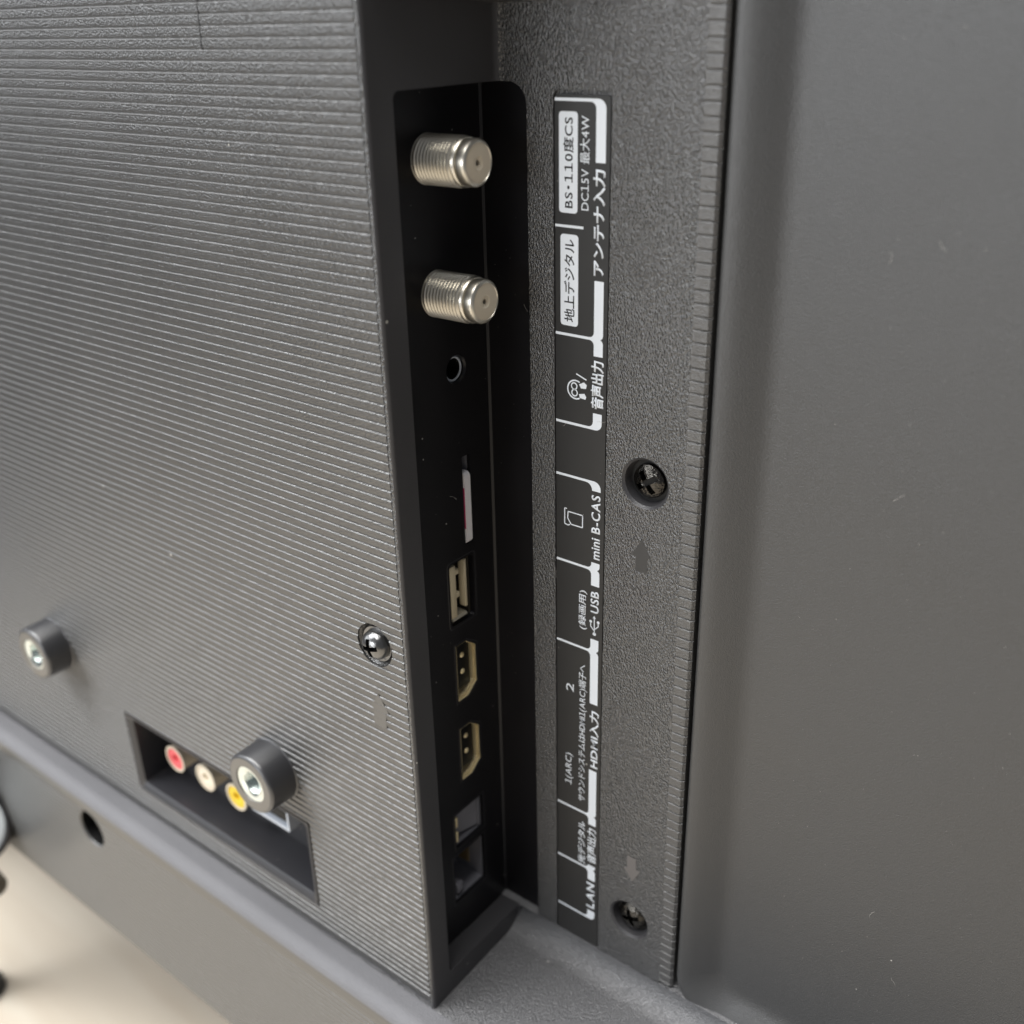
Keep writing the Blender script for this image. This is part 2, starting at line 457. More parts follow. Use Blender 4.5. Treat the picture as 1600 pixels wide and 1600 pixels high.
# --- back sheet of the screen: lip, sloping border with a rounded corner, flat field
def border_dist(x, z):
    """distance inside the border (X = BX, Z = BZ, rounded corner)"""
    cx, cz = BX + BR, BZ + BR
    if x < cx and z < cz: return BR - math.hypot(cx - x, cz - z)
    return min(x - BX, z - BZ)
def lerp_prof(d):
    P = ((0.0, 39.5), (0.05, 36.6), (0.35, 35.75), (0.8, 35.45), (1.5, 35.42), (2.2, 35.52), (3.5, 35.85), (6.5, 37.15), (8.5, 38.1), (9.8, 38.65), (11.2, 39.0), (12.5, 39.15), (14.5, 39.2), (999, 39.2))
    for (a, ya), (b, yb) in zip(P, P[1:]):
        if a <= d <= b: return ya + (yb - ya) * (d - a) / (b - a)
    return P[0][1]
D_S = [0.0, 0.05, 0.2, 0.35, 0.55, 0.8, 1.1, 1.5, 1.85, 2.2, 2.8, 3.5, 5, 6.5, 7.5, 8.5, 9.2, 9.8, 10.5, 11.2, 12, 13, 14.5, 16]
def border_path():
    pts = []
    z = 60.0
    while z > BZ + BR: pts.append(((BX, z), (1, 0))); z -= 8
    for k in range(0, 25):
        a = math.radians(180 + 90 * k / 24)
        pts.append(((BX + BR + BR * math.cos(a), BZ + BR + BR * math.sin(a)), (-math.cos(a), -math.sin(a))))
    x = BX + BR + 8
    while x < 70: pts.append(((x, BZ), (0, 1))); x += 8
    return pts
bm = bmesh.new()
path = border_path()
# offset rings beyond the corner radius fold onto one another, so the inner rings keep their own rounded corner
rows = []
for d in D_S:
    row = []
    r = max(BR - d, 0.0) + 6.0 * min(1, d / BR)          # inner corner keeps a soft radius
    cx, cz = BX + d + r, BZ + d + r
    z = 60.0; n1 = 34
    for k in range(n1): row.append((BX + d, 60 + (cz - 60) * k / n1))
    for k in range(25):
        a = math.radians(180 + 90 * k / 24); row.append((cx + r * math.cos(a), cz + r * math.sin(a)))
    for k in range(1, 20): row.append((cx + (70 - cx) * k / 19, BZ + d))
    rows.append([bm.verts.new((x, lerp_prof(d), z)) for x, z in row])
for a, b in zip(rows, rows[1:]):
    for i in range(len(a) - 1): bm.faces.new((a[i], a[i + 1], b[i + 1], b[i]))
last = rows[-1]
far = [bm.verts.new((70, 39.2, 60))]
c = bm.verts.new((70, 39.2, 60))
bm.verts.remove(far[0])
for i in range(len(last) - 1): bm.faces.new((last[i], last[i + 1], c))
link("screen_back_sheet", to_me(bm), M['sheet'], tv, (-30, 38, -100), smooth=40)
# dark channel floor under the gap between housing and sheet, and the inner body that closes the set
bm = box_bm(-150, 72, 43, 46, -288, 62)
link("inner_chassis", to_me(bm), M['dark'], tv, (-40, 44, -100))
bm = box_bm(-560, 72, 46.2, 60, -290, 120, bev=2)
link("screen_frame", to_me(bm), M['dark'], tv, (-240, 53, -100), smooth=30)
for fx in (-520, 40):
    bm = prism([(-30, TZ + 0.3), (90, TZ + 0.3), (90, TZ + 6), (45, TZ + 12), (40, -291.3), (15, -291.3), (10, TZ + 12), (-30, TZ + 6)], 'X', fx - 12, fx + 12)
    link("stand_foot", to_me(bm), M['rubber'], tv, (fx, 20, TZ), smooth=30)

# ------------------------------------------------------------------ terminal panel (black L-shaped plate behind the slot)
XP = -142.0
plate = prism([(XP - 1.5, 3.0), (XP, 3.0), (XP, 36.75)] + [(XP + 0.45, 37.2), (-124, 37.2), (-124, 38.25), (XP - 1.5, 38.25)], 'Z', -6.0, -226.0)
me = to_me(plate)
F1 = (21.1, -24.7); F2 = (21.8, -50.5)
JK = (26.5, -67.6)
CY = 28.3
cuts = []
def xprism(pts, x0=XP - 6, x1=XP + 3): return prism(pts, 'X', x0, x1)
cuts.append(lathe([(3, 0), (3, 3.6), (-0.0, 3.15), (-0.5, 2.85), (-6, 2.85), (-6, 0)], (1, 0, 0), (XP, JK[0], JK[1]), 36))
SL = (26.9, 29.6, -109.2, -87.6)
cuts.append(xprism(rrect(*SL, 0.3)))
US = (20.9, 29.2, -128.2, -112.2)
cuts.append(xprism(rrect(*US, 0.9)))
def hdmi_outline(zc, g=0.0):
    """wide side towards the front, both rear corners cut"""
    y0, y1, h = 22.0 - g, 28.7 + g, 7.6 + g
    return [(y0, zc - h), (y1 - 3.2, zc - h), (y1, zc - h + 2.6), (y1, zc + h - 2.6), (y1 - 3.2, zc + h), (y0, zc + h)]
H2, H1 = -141.7, -165.3
cuts.append(xprism(hdmi_outline(H2, 0.25))); cuts.append(xprism(hdmi_outline(H1, 0.25)))
OP = (18.2, 28.9, -192.6, -182.0)
cuts.append(xprism(rrect(*OP, 0.4)))
LN = (16.8, 28.8, -210.3, -195.2)
cuts.append(xprism(rrect(*LN, 0.3)))
me = boolean(me, cuts)
link("terminal_panel", me, M['black'], tv, (XP, 25, -115), smooth=28)
# a thin worn highlight bead along the inside fold
bm = bmesh.new()

# --- antenna connectors
def antenna_connector(y, z):
    root = empty("antenna_connector", (XP, y, z), tv)
    pr = [(-1.0, 4.75), (0.1, 4.75)]
    d = 0.3
    while d < 9.5:
        pr += [(d, 4.32), (d + 0.32, 4.72), (d + 0.46, 4.72), (d + 0.78, 4.32)]
        d += 0.84
    pr += [(10.0, 4.62), (10.5, 4.55), (10.75, 4.38), (10.8, 3.9)]
    link("threaded_barrel", to_me(lathe([(d_ * 0.955, r_) for d_, r_ in pr], (1, 0, 0), (XP, y, z), 64)), M['nickel'], root, (XP, y, z), smooth=32)
    pr = [(10.78, 3.95), (10.98, 3.9), (11.0, 4.3), (12.45, 4.34), (12.85, 4.2), (13.15, 3.85), (13.2, 3.62), (13.1, 3.56)]
    link("collar", to_me(lathe([(d_ * 0.955, r_) for d_, r_ in pr], (1, 0, 0), (XP, y, z), 64)), M['nickel'], root, (XP + 11, y, z), smooth=28)
    pr = [(13.1, 3.58), (13.13, 3.4), (13.13, 1.25), (12.95, 1.0), (12.9, 0.55), (11.0, 0.5), (11.0, 0)]
    link("insulator", to_me(lathe([(d_ * 0.955, r_) for d_, r_ in pr], (1, 0, 0), (XP, y, z), 48)), M['insulator'], root, (XP + 13, y, z), smooth=25)
    bm = box_bm(XP + 10.55, XP + 12.1, y - 0.42, y + 0.12, z - 0.46, z + 0.46)
    link("contact", to_me(bm), M['dark'], root, (XP + 12, y, z))
    return root
antenna_connector(*F1); antenna_connector(*F2)

# --- headphone jack
root = empty("headphone_jack", (XP, JK[0], JK[1]), tv)
link("ring", to_me(lathe([(-1.1, 2.84), (-0.85, 2.62), (-0.85, 2.36), (-1.1, 2.28)], (1, 0, 0), (XP, JK[0], JK[1]), 40)), M['silver'], root, (XP, *JK), smooth=40)
link("bore", to_me(lathe([(-1.05, 2.3), (-8, 2.2), (-8, 0)], (1, 0, 0), (XP, JK[0], JK[1]), 32)), M['dark'], root, (XP - 4, *JK), smooth=40)

# --- open socket liner: a five-sided box behind a hole
def liner(name, parent, outline, depth, mat, grow=0.25, lip=None):
    cy = sum(p[0] for p in outline) / len(outline); cz = sum(p[1] for p in outline) / len(outline)
    def g(p, s): 
        v = Vector((p[0] - cy, p[1] - cz)); l = v.length
        v = v * ((l + s) / l); return (cy + v.x, cz + v.y)
    bm = bmesh.new()
    A = [bm.verts.new((XP - 0.9, *g(p, grow + 0.2))) for p in outline]
    A2 = [bm.verts.new((XP - 0.9, *g(p, -0.25))) for p in outline]
    B = [bm.verts.new((XP - depth, *g(p, -0.25))) for p in outline]
    n = len(outline)
    for i in range(n):
        j = (i + 1) % n
        bm.faces.new((A[i], A[j], A2[j], A2[i])); bm.faces.new((A2[i], A2[j], B[j], B[i]))
    bm.faces.new(B)
    return link(name, to_me(bm), mat, parent, (XP - 1, cy, cz), smooth=28)

def grow(outline, g):
    cy = sum(p[0] for p in outline) / len(outline); cz = sum(p[1] for p in outline) / len(outline)
    out = []
    for y, z in outline:
        out.append((y + math.copysign(g, y - cy) if abs(y - cy) > 0.3 else y, z + math.copysign(g, z - cz)))
    return out
def rim(name, parent, outline, g0, g1, x0, x1, mat):
    """a narrow bevelled frame round a socket, from outline grown by g0 at x0 to outline grown by g1 at x1"""
    a, b = grow(outline, g0), grow(outline, g1)
    bm = bmesh.new(); n = len(a)
    A = [bm.verts.new((x0, *p)) for p in a]; B = [bm.verts.new((x1, *p)) for p in b]
    Cc = [bm.verts.new((x0 - 0.3, *p)) for p in a]; Dd = [bm.verts.new((XP - 0.02, *p)) for p in grow(outline, g1 + 0.05)]
    for P_, Q_ in ((Cc, A), (A, B), (B, Dd)):
        for i in range(n):
            j = (i + 1) % n
            bm.faces.new((P_[i], P_[j], Q_[j], Q_[i]))
    cy = sum(p[0] for p in outline) / n; cz = sum(p[1] for p in outline) / n
    return link(name, to_me(bm), mat, parent, (XP, cy, cz), smooth=25)

# card slot and the card in it
root = empty("card_slot", (XP, 28, -98), tv)
liner("slot_liner", root, rrect(*SL, 0.2, n=2), 9, M['slate'])
card = prism(rrect(-150, XP + 0.35, -109.0, -91.6, (0, 1.1, 1.1, 0)), 'Y', 27.25, 29.05)
cobj = empty("memory_card", (XP - 2, 28, -100))
tag(cobj, "small white card with magenta print seated in the narrow slot above the USB socket", "card")
link("card_body", to_me(card), M['card'], cobj, (XP - 2, 28, -100), smooth=30)
bm = box_bm(XP - 3, XP + 0.12, 27.17, 27.24, -105.2, -95.2)
link("printed_band", to_me(bm), M['magenta'], cobj, (XP, 27.2, -100))

# USB socket: shell, cream tongue with two tabs, cream far wall
root = empty("usb_port", (XP, 25, -120), tv)
liner("shell", root, rrect(US[0] + 0.3, US[1] - 0.9, US[2] + 0.5, US[3] - 0.3, 0.5, n=3), 9, M['cavity'])
rim("bezel", root, rrect(*US, 0.9, n=3), 0.05, 0.7, XP - 0.15, XP + 0.05, M['bezel'])
bm = bmesh.new()
box_bm(XP - 8, XP - 0.35, 21.45, 23.55, -126.6, -113.0, bm, bev=0.35)
link("tongue", to_me(bm), M['cream'], root, (XP - 2, 22.5, -120), smooth=30)
for zc in (-115.2, -121.2):
    bm = box_bm(XP - 5, XP - 0.7, 23.3, 25.0, zc - 0.75, zc + 0.75, bev=0.3)
    link("tab", to_me(bm), M['cream'], root, (XP - 2, 24, zc), smooth=30)
bm = box_bm(XP - 2.4, XP - 0.45, 26.5, 27.3, -125.3, -112.9, bev=0.2)
link("far_wall", to_me(bm), M['cream'], root, (XP - 2, 27, -120), smooth=30)
bm = prism([(XP - 5, -127.2), (XP - 0.4, -127.2), (XP + 0.0, -126.9), (XP - 0.5, -126.4), (XP - 5, -126.4)], 'Y', 21.6, 26.6)
link("lower_lip", to_me(bm), M['shell'], root, (XP - 1, 24, -127), smooth=30)

# HDMI sockets
def hdmi(zc):
    root = empty("hdmi_port", (XP, 25, zc), tv)
    liner("shell", root, hdmi_outline(zc, 0.06), 8, M['gold'])
    rim("bezel", root, hdmi_outline(zc), 0.1, 0.75, XP - 0.12, XP + 0.05, M['bezel'])
    rim("shell_lip", root, hdmi_outline(zc), -0.20, -0.10, XP - 0.5, XP - 0.42, M['gold'])
    bm = box_bm(XP - 7.9, XP - 1.2, 22.3, 27.75, zc - 5.6, zc + 6.9, bev=0.3)
    link("tongue", to_me(bm), M['dark'], root, (XP - 3, 24, zc), smooth=30)
    for dz in (3.6, -1.0):
        link("contact", to_me(lathe([(-0.3, 0.75), (0.1, 0.7), (0.35, 0.45), (0.45, 0)], (1, 0, 0), (XP - 1.2, 25.0, zc + dz), 16)), M['gold'], root, (XP - 1, 25, zc + dz), smooth=50)
hdmi(H2); hdmi(H1)

# optical socket with its shutter
root = empty("optical_port", (XP, 23.5, -187.3), tv)
rim("bezel", root, rrect(*OP, 0.4, n=3), 0.05, 0.6, XP - 0.1, XP + 0.05, M['bezel'])
liner("frame", root, rrect(OP[0] + .2, OP[1] - .2, OP[2] + .2, OP[3] - .2, 0.4, n=3), 5, M['slate'])
bm = prism([(XP - 3.2, 19.6), (XP - 2.9, 19.6), (XP - 0.9, 27.2), (XP - 1.6, 27.4)], 'Z', -191.2, -183.0)
link("shutter", to_me(bm), M['slate'], root, (XP - 2, 23, -187), smooth=30)
bm = box_bm(XP - 1.4, XP - 0.5, 27.3, 28.3, -191.8, -182.8, bev=0.25)
link("frame_edge", to_me(bm), M['slate'], root, (XP - 1, 28, -187), smooth=30)
for zc in (-184.9, -189.6):
    bm = box_bm(XP - 2.0, XP - 0.3, 18.5, 19.5, zc - 1.6, zc + 1.6, bev=0.2)
    link("clip", to_me(bm), M['gold'], root, (XP - 1, 19, zc), smooth=30)

# network socket
root = empty("network_port", (XP, 23, -203), tv)
rim("bezel", root, rrect(*LN, 0.3, n=3), 0.05, 0.6, XP - 0.1, XP + 0.05, M['bezel'])
liner("frame", root, rrect(LN[0] + .2, LN[1] - .2, LN[2] + .2, LN[3] - .2, 0.3, n=3), 10, M['slate'])
for k in range(8):
    zc = -197.6 - k * 1.02
    bm = box_bm(XP - 9, XP - 3.4, 26.2, 26.7, zc - 0.2, zc + 0.2)
    box_bm(XP - 9.2, XP - 8.6, 21.5, 26.2, zc - 0.2, zc + 0.2, bm)
    link("contact", to_me(bm), M['dimgold'], root, (XP - 6, 26, zc))
bm = box_bm(XP - 9, XP - 0.8, 18.6, 21.0, -209.0, -205.8, bev=0.4)
link("latch_step", to_me(bm), M['slate'], root, (XP - 4, 20, -207), smooth=30)

# ------------------------------------------------------------------ jack recess in the rear panel
rec = empty("jack_recess", (-218, 6, -204), tv)
bm = bmesh.new()
steps = [(0.45, 1.6), (0.55, -0.05), (0.9, -0.12), (2.3, 0.55), (2.7, 0.9), (3.1, 11.6)]
rings = []
for ins, y in steps:
    o = rrect(AX0 + ins, AX1 - ins, AZ0 + ins, AZ1 - ins, 1.0, n=4)
    rings.append([bm.verts.new((x, y, z)) for x, z in o])
for a, b in zip(rings, rings[1:]):
    n = len(a)
    for i in range(n): bm.faces.new((a[i], a[(i + 1) % n], b[(i + 1) % n], b[i]))
bm.faces.new(rings[-1])
link("recess_tray", to_me(bm), M['recess'], rec, (-218, 6, -204), smooth=30)
RX = (-245.2, -230.4, -216.0)
for x, mat in zip(RX, ('red', 'white', 'yellow')):
    z = -204.4
    r = empty("phono_socket", (x, 8, z), tv)
    link("socket_body", to_me(lathe([(11.6, 4.1), (6.0, 4.1), (5.4, 4.55), (5.1, 4.5), (5.05, 3.75), (5.6, 3.65)], (0, 1, 0), (x, 0, z), 36)), M['insulator'], r, (x, 8, z), smooth=35)
    link("coloured_ring", to_me(lathe([(5.6, 3.7), (5.3, 3.5), (5.2, 1.7), (5.5, 1.3), (6.6, 1.1), (6.6, 0)], (0, 1, 0), (x, 0, z), 36)), M[mat], r, (x, 5, z), smooth=35)
sv = empty("service_port", (-200, 7, -203), tv)
bm = bmesh.new()
o1 = rrect(-209, -192.8, -205.2, -197.6, 0.5, n=3); o2 = rrect(-208.2, -193.5, -204.2, -198.4, 0.3, n=3)
R = [[bm.verts.new((x, y, z)) for x, z in o] for o, y in ((o1, 11.6), (o1, 5.2), (o2, 5.2), (o2, 10.5))]
for a, b in zip(R, R[1:]):
    for i in range(len(a)): bm.faces.new((a[i], a[(i + 1) % len(a)], b[(i + 1) % len(a)], b[i]))
bm.faces.new(R[-1])
link("socket_frame", to_me(bm), M['silver'], sv, (-200, 7, -201), smooth=30)
bm = box_bm(-207, -194.6, 6, 10.4, -203.4, -199.2, bev=0.3)
link("socket_core", to_me(bm), M['dark'], sv, (-200, 8, -201), smooth=30)

# ------------------------------------------------------------------ mounting bosses
def boss(x, z):
    root = empty("mounting_boss", (x, 0, z), tv)
    L_, r = 8.2, 8.6
    pr = [(0.4, r + 0.5), (0, r + 0.45), (-0.25, r + 0.15), (-L_ + 1.0, r)] + [(-L_ + 1 - 1.0 * math.sin(a), r - 1.0 + 1.0 * math.cos(a)) for a in (0.4, 0.8, 1.2, PI / 2)]
    link("boss_body", to_me(lathe(pr, (0, 1, 0), (x, 0, z), 56)), M['boss'], root, (x, 0, z), smooth=40)
    link("rim", to_me(lathe([(-L_, r - 0.98), (-L_ - 0.02, r - 1.3), (-L_ + 0.02, 5.3), (-L_ + 0.3, 5.15)], (0, 1, 0), (x, 0, z), 48)), M['bossface'], root, (x, -L_, z), smooth=40)
    pr = [(-L_ + 0.32, 5.2), (-L_ + 0.25, 4.9), (-L_ + 0.3, 4.3)]
    d = 0.8
    while d < 6: pr += [(-L_ + d, 3.1), (-L_ + d + 0.35, 3.5)]; d += 0.7
    pr += [(-1.8, 3.0), (-1.8, 0)]
    link("threaded_insert", to_me(lathe(pr, (0, 1, 0), (x, 0, z), 40)), M['zinc'], root, (x, -L_ + 1, z), smooth=30)
boss(-292.6, -177.6); boss(-188.3, -177.3)

# ------------------------------------------------------------------ screws
def screw(x, y, z, r, h, mat, washer=None, rot=20, label=None, cross=1.0):
    root = empty("screw", (x, y, z), tv)
    if label: root['label'] = label
    pr = [(0.6, r * 0.98), (0, r), (-h * 0.35, r * 0.97), (-h * 0.65, r * 0.82), (-h * 0.88, r * 0.55), (-h, r * 0.25), (-h * 1.02, 0)]
    pr = [(0.6, 0)] + pr
    me = to_me(lathe(pr, (0, 1, 0), (x, y, z), 40))
    a = math.radians(rot)
    cs = []
    for q in (0, PI / 2):
        L_, w = r * 0.62 * cross, r * 0.15 * cross
        nb = bmesh.new()
        for (uu, vv) in ():
            pass
        pts = []
        for uu, vv in ((-L_, -w), (L_, -w), (L_, w), (-L_, w)):
            ca, sa = math.cos(a + q), math.sin(a + q)
            pts.append((x + uu * ca - vv * sa, z + uu * sa + vv * ca))
        cs.append(prism(pts, 'Y', y - h * 1.5, y - h * 0.02 + q * 0.03))
    me = boolean(me, cs)
    link("head", me, M[mat], root, (x, y, z), smooth=32)
    if washer:
        rw, yw = washer
        pr = [(yw + 0.9, rw), (yw + 0.15, rw), (yw, rw - 0.12), (yw, rw - 0.3), (yw + 0.2, r * 0.9)]
        link("washer", to_me(lathe(pr, (0, 1, 0), (x, y, z), 44)), M[mat], root, (x, y, z), smooth=30)
    link("cross_recess", to_me(lathe([(-h * 0.1, r * 0.5), (-h * 0.08, 0)], (0, 1, 0), (x, y + 0.02, z), 16)), M['dark'], root, (x, y, z))
    return root
screw(PSX, 0.75, PSZ, 3.5, 2.7, 'screw', washer=(4.3, 0.0), rot=12)
screw(SC1[0], YC + 2.2, SC1[1], 3.7, 1.7, 'oilscrew', rot=35, label="screw coated with glossy dark oily residue", cross=1.15)
screw(SC2[0], YC + 2.2, SC2[1], 3.9, 1.7, 'oilscrew', rot=20)
for (sx, sz) in (SC1, SC2):
    link("screw_seat", to_me(lathe([(2.5, 5.0), (2.55, 2)], (0, 1, 0), (sx, YC, sz), 32)), M['dark'], tv, (sx, YC + 2.5, sz), smooth=30)

# ------------------------------------------------------------------ raised arrows and pen mark
def arrow(pts, y, mat='smooth', t=0.5):
    bm = prism(pts, 'Y', y, y + t)
    link("arrow_mark", to_me(bm), M[mat], tv, (pts[0][0], y, pts[0][1]))
arrow([(-100.8, -99.2), (-98.7, -102.9), (-99.35, -103.3), (-99.35, -106.9), (-102.2, -106.9), (-102.2, -103.5), (-103.1, -103.3)], YC - 0.06)
arrow([(-100.2, -192.6), (-98.3, -188.6), (-99.3, -188.4), (-99.4, -185.2), (-101.9, -185.2), (-101.8, -188.9), (-102.8, -189.3)], YC - 0.12, mat='pale')
arrow([(-146.2, -136.4), (-143.2, -140.7), (-144.2, -140.9), (-144.3, -145.2), (-148.1, -145.2), (-148.0, -141.0), (-148.7, -140.6)], -0.05, mat='flush', t=0.6)
# pen stroke that follows the ribs
bm = bmesh.new()
prev = None
for y, z in rib_profile(30, -4.9):
    x = -177.7 - (3.4 - z) * 0.05 + random.uniform(-0.04, 0.04)
    w = 0.16
    cur = [bm.verts.new((x - w, y - 0.03, z)), bm.verts.new((x + w, y - 0.03, z)), bm.verts.new((x + w, y + 0.02, z)), bm.verts.new((x - w, y + 0.02, z))]
    if prev:
        for i in range(4):
            j = (i + 1) % 4; bm.faces.new((prev[i], prev[j], cur[j], cur[i]))
    prev = cur
link("pen_mark", to_me(bm), M['ink'], tv, (-177.7, 0, 3))

# ------------------------------------------------------------------ terminal label
YL = YC + 0.12
pl = prism(rrect(-122.72, -110.32, -232, -13.75, (0, 0, 0.5, 0.9)), 'Y', YL, YC + 0.74)
label = link("terminal_label", to_me(pl), M['label'], tv, (-116.5, YL, -120), smooth=30)
YP = YL - 0.03
def flat(name, pts, y=YP, mat='print', t=0.028):
    return link(name, to_me(prism(pts, 'Y', y, y + t)), M[mat], label, (pts[0][0], y, pts[0][1]))
XB0, XB1, XL = -113.42, -111.28, -122.68
LW = 0.27
def fil(cx, cz, r, a0, a1): return arc(cx, cz, r, a0, a1, 5)
def junction(zc, zt, zb):
    r = 1.1; q = 0.9
    pts = [(XL, zc + LW)] + fil(XB0 - r, zc + LW + r, r, 270, 360) + [(XB0, zt), (XB1, zt), (XB1, zc + q)]
    pts += fil(XB1 - q, zc + q, q, 0, -68)[1:] + fil(XB1 - q, zc - q, q, 68, 0) + [(XB1, zb), (XB0, zb)]
    pts += fil(XB0 - r, zc - LW - r, r, 0, 90) + [(XL, zc - LW)]
    flat("divider", pts)
def corner_top(zc, zb, r=1.2):
    ro = 1.7
    pts = [(XL, zc + LW)] + fil(XB1 - ro, zc + LW - ro, ro, 90, 0) + [(XB1, zb), (XB0, zb)] + fil(XB0 - r, zc - LW - r, r, 0, 90) + [(XL, zc - LW)]
    flat("divider", pts)
def corner_bot(zc, zt, r=1.2):
    ro = 1.5
    pts = [(XL, zc + LW)] + fil(XB0 - r, zc + LW + r, r, 270, 360) + [(XB0, zt), (XB1, zt)] + fil(XB1 - ro, zc - LW + ro, ro, 0, -90) + [(XL, zc - LW)]
    flat("divider", pts)
corner_top(-14.55, -25.3)
junction(-58.65, -47.1, -62.1)
corner_bot(-77.45, -74.1)
corner_top(-89.45, -91.4, r=1.6)
junction(-110.16, -108.4, -114.15)
junction(-131.2, -127.9, -145.5)
junction(-178.8, -164.75, -181.6)
junction(-196.0, -194.7, -199.5)
corner_bot(-212.6, -209.9)
flat("divider", [(XL, -37.1), (-116.1, -37.1), (-116.1, -37.6), (XL, -37.6)])
flat("caption_plate", rrect(-121.75, -117.5, -34.85, -16.6, 0.7))
flat("caption_plate", rrect(-121.45, -117.25, -56.8, -38.85, 0.7))

def text(s, x0, x1, z0, z1, mat='print', y=YP, bold=0.0, name="lettering", shear=0.0):
    """lettering reading upwards: baseline at x1, cap side at x0, from z0 (start) to z1 (end)"""
    bm = bmesh.new(); pen = 0.0
    for ch in s:
        if ch == ' ': pen += 0.3; continue
        cu = bpy.data.curves.new("txt", 'FONT')
        cu.body = '\uff11' if ch == '1' else ch
        cu.size = 1.0; cu.offset = bold; cu.resolution_u = 3
        ob = bpy.data.objects.new("txt", cu); COL.objects.link(ob)
        dg = bpy.context.evaluated_depsgraph_get(); dg.update()
        me = bpy.data.meshes.new_from_object(ob.evaluated_get(dg))
        bpy.data.objects.remove(ob); bpy.data.curves.remove(cu)
        lo = min(v.co.x for v in me.vertices); hi = max(v.co.x for v in me.vertices)
        latin = ord(ch) < 256
        if latin: off = pen - lo + 0.05; adv = hi - lo + 0.10
        elif ch == '・': off = pen - lo + 0.14; adv = hi - lo + 0.28
        else: off = pen + 0.0; adv = 0.98
        if ch == '1': off += 0.01; adv += 0.02
        me.transform(Matrix.Translation((off, 0, 0)))
        bm.from_mesh(me); bpy.data.meshes.remove(me)
        pen += adv
    me = bpy.data.meshes.new("txt"); bm.to_mesh(me); bm.free()
    xs = [v.co.x for v in me.vertices]; ys = [v.co.y for v in me.vertices]
    a0, a1, b0, b1 = min(xs), max(xs), min(ys), max(ys)
    bm = bmesh.new(); bm.from_mesh(me); bpy.data.meshes.remove(me)
    for v in bm.verts:
        u = (v.co.x - a0) / (a1 - a0); w = (v.co.y - b0) / (b1 - b0)
        v.co = Vector((x1 + (x0 - x1) * w, y, z0 + (z1 - z0) * u))
    ext = bmesh.ops.extrude_face_region(bm, geom=list(bm.faces))
    for e in ext['geom']:
        if isinstance(e, bmesh.types.BMVert): e.co.y += 0.022
    return link(name, to_me(bm), M[mat], label, (x1, y, z0))
text("BS・110度CS", -120.75, -118.4, -33.9, -17.6, 'ink', YP - 0.02, 0.012)
text("DC15V 最大4W", -116.95, -114.8, -34.05, -17.25)
text("アンテナ入力", -113.95, -111.2, -46.1, -26.45, bold=0.028)
text("地上デジタル", -120.6, -118.1, -56.0, -39.8, 'ink', YP - 0.02, 0.012)
text("音声出力", -114.0, -110.9, -73.1, -63.0, bold=0.03)
text("mini B-CAS", -113.55, -111.25, -107.5, -92.3, bold=0.02)
text("(録画用)", -116.75, -114.4, -126.2, -116.2, bold=0.008)
text("USB", -113.5, -111.3, -121.0, -115.5, bold=0.02)
text("2", -120.1, -117.95, -144.4, -142.2)
text("サウンドシステムはHDMI1(ARC)端子へ", -116.6, -114.2, -175.5, -135.7, bold=0.006)
text("HDMI入力", -113.4, -110.8, -163.8, -147.4, bold=0.028)
text("1(ARC)", -120.4, -118.0, -171.9, -162.6)
text("光デジタル", -116.55, -114.25, -195.4, -181.8, bold=0.02)
text("音声出力", -113.75, -111.05, -193.8, -182.7, bold=0.02)
text("LAN", -113.8, -111.35, -208.9, -200.6, bold=0.028)

def ring(cx, cz, r, w, a0=0, a1=360, n=28):
    o = arc(cx, cz, r + w / 2, a0, a1, n); i = arc(cx, cz, r - w / 2, a0, a1, n)
    bm = bmesh.new()
    O = [bm.verts.new((x, YP, z)) for x, z in o]; I = [bm.verts.new((x, YP, z)) for x, z in i]
    for k in range(n): bm.faces.new((O[k], O[k + 1], I[k + 1], I[k]))
    return bm
def strokes(name, segs, w=0.26):
    bm = bmesh.new()
    for s in segs:
        if s[0] == 'ring': merge(bm, ring(*s[1:]))
        elif s[0] == 'poly':
            bm.faces.new([bm.verts.new((x, YP, z)) for x, z in s[1]])
        else:
            for (a, b) in zip(s, s[1:]):
                d = Vector((b[0] - a[0], b[1] - a[1])).normalized(); p = Vector((-d.y, d.x)) * w / 2
                A, B = Vector(a) - d * 0, Vector(b)
                bm.faces.new([bm.verts.new((q.x, YP, q.y)) for q in (A + p, B + p, B - p, A - p)])
    ext = bmesh.ops.extrude_face_region(bm, geom=list(bm.faces))
    for e in ext['geom']:
        if isinstance(e, bmesh.types.BMVert): e.co.y += 0.022
    c = sum((v.co for v in bm.verts), Vector()) / len(bm.verts)
    link(name, to_me(bm), M['print'], label, c)
# earphone symbol
strokes("symbol", [('ring', -117.75, -69.9, 1.95, 0.3, 60, 300), ('ring', -118.1, -69.2, 0.68, 0.26), ('ring', -118.0, -70.6, 0.68, 0.26),
                   ('poly', [(-116.9, -68.6), (-115.7, -68.0), (-115.0, -68.5), (-115.2, -69.3), (-116.4, -69.4)]),
                   ('poly', [(-116.9, -70.7), (-115.6, -70.4), (-115.1, -71.0), (-115.3, -71.6), (-116.7, -71.5)]),
                   ((-117.6, -66.5), (-115.1, -67.4))])
# card symbol
strokes("symbol", [((-119.6, -97.9), (-115.8, -97.9), (-115.8, -100.8), (-118.8, -100.8), (-119.7, -99.5), (-119.6, -97.9)),
                   ((-119.9, -97.3), (-120.5, -97.3), (-120.5, -101.0), (-119.6, -101.2), (-119.1, -100.9))], 0.24)
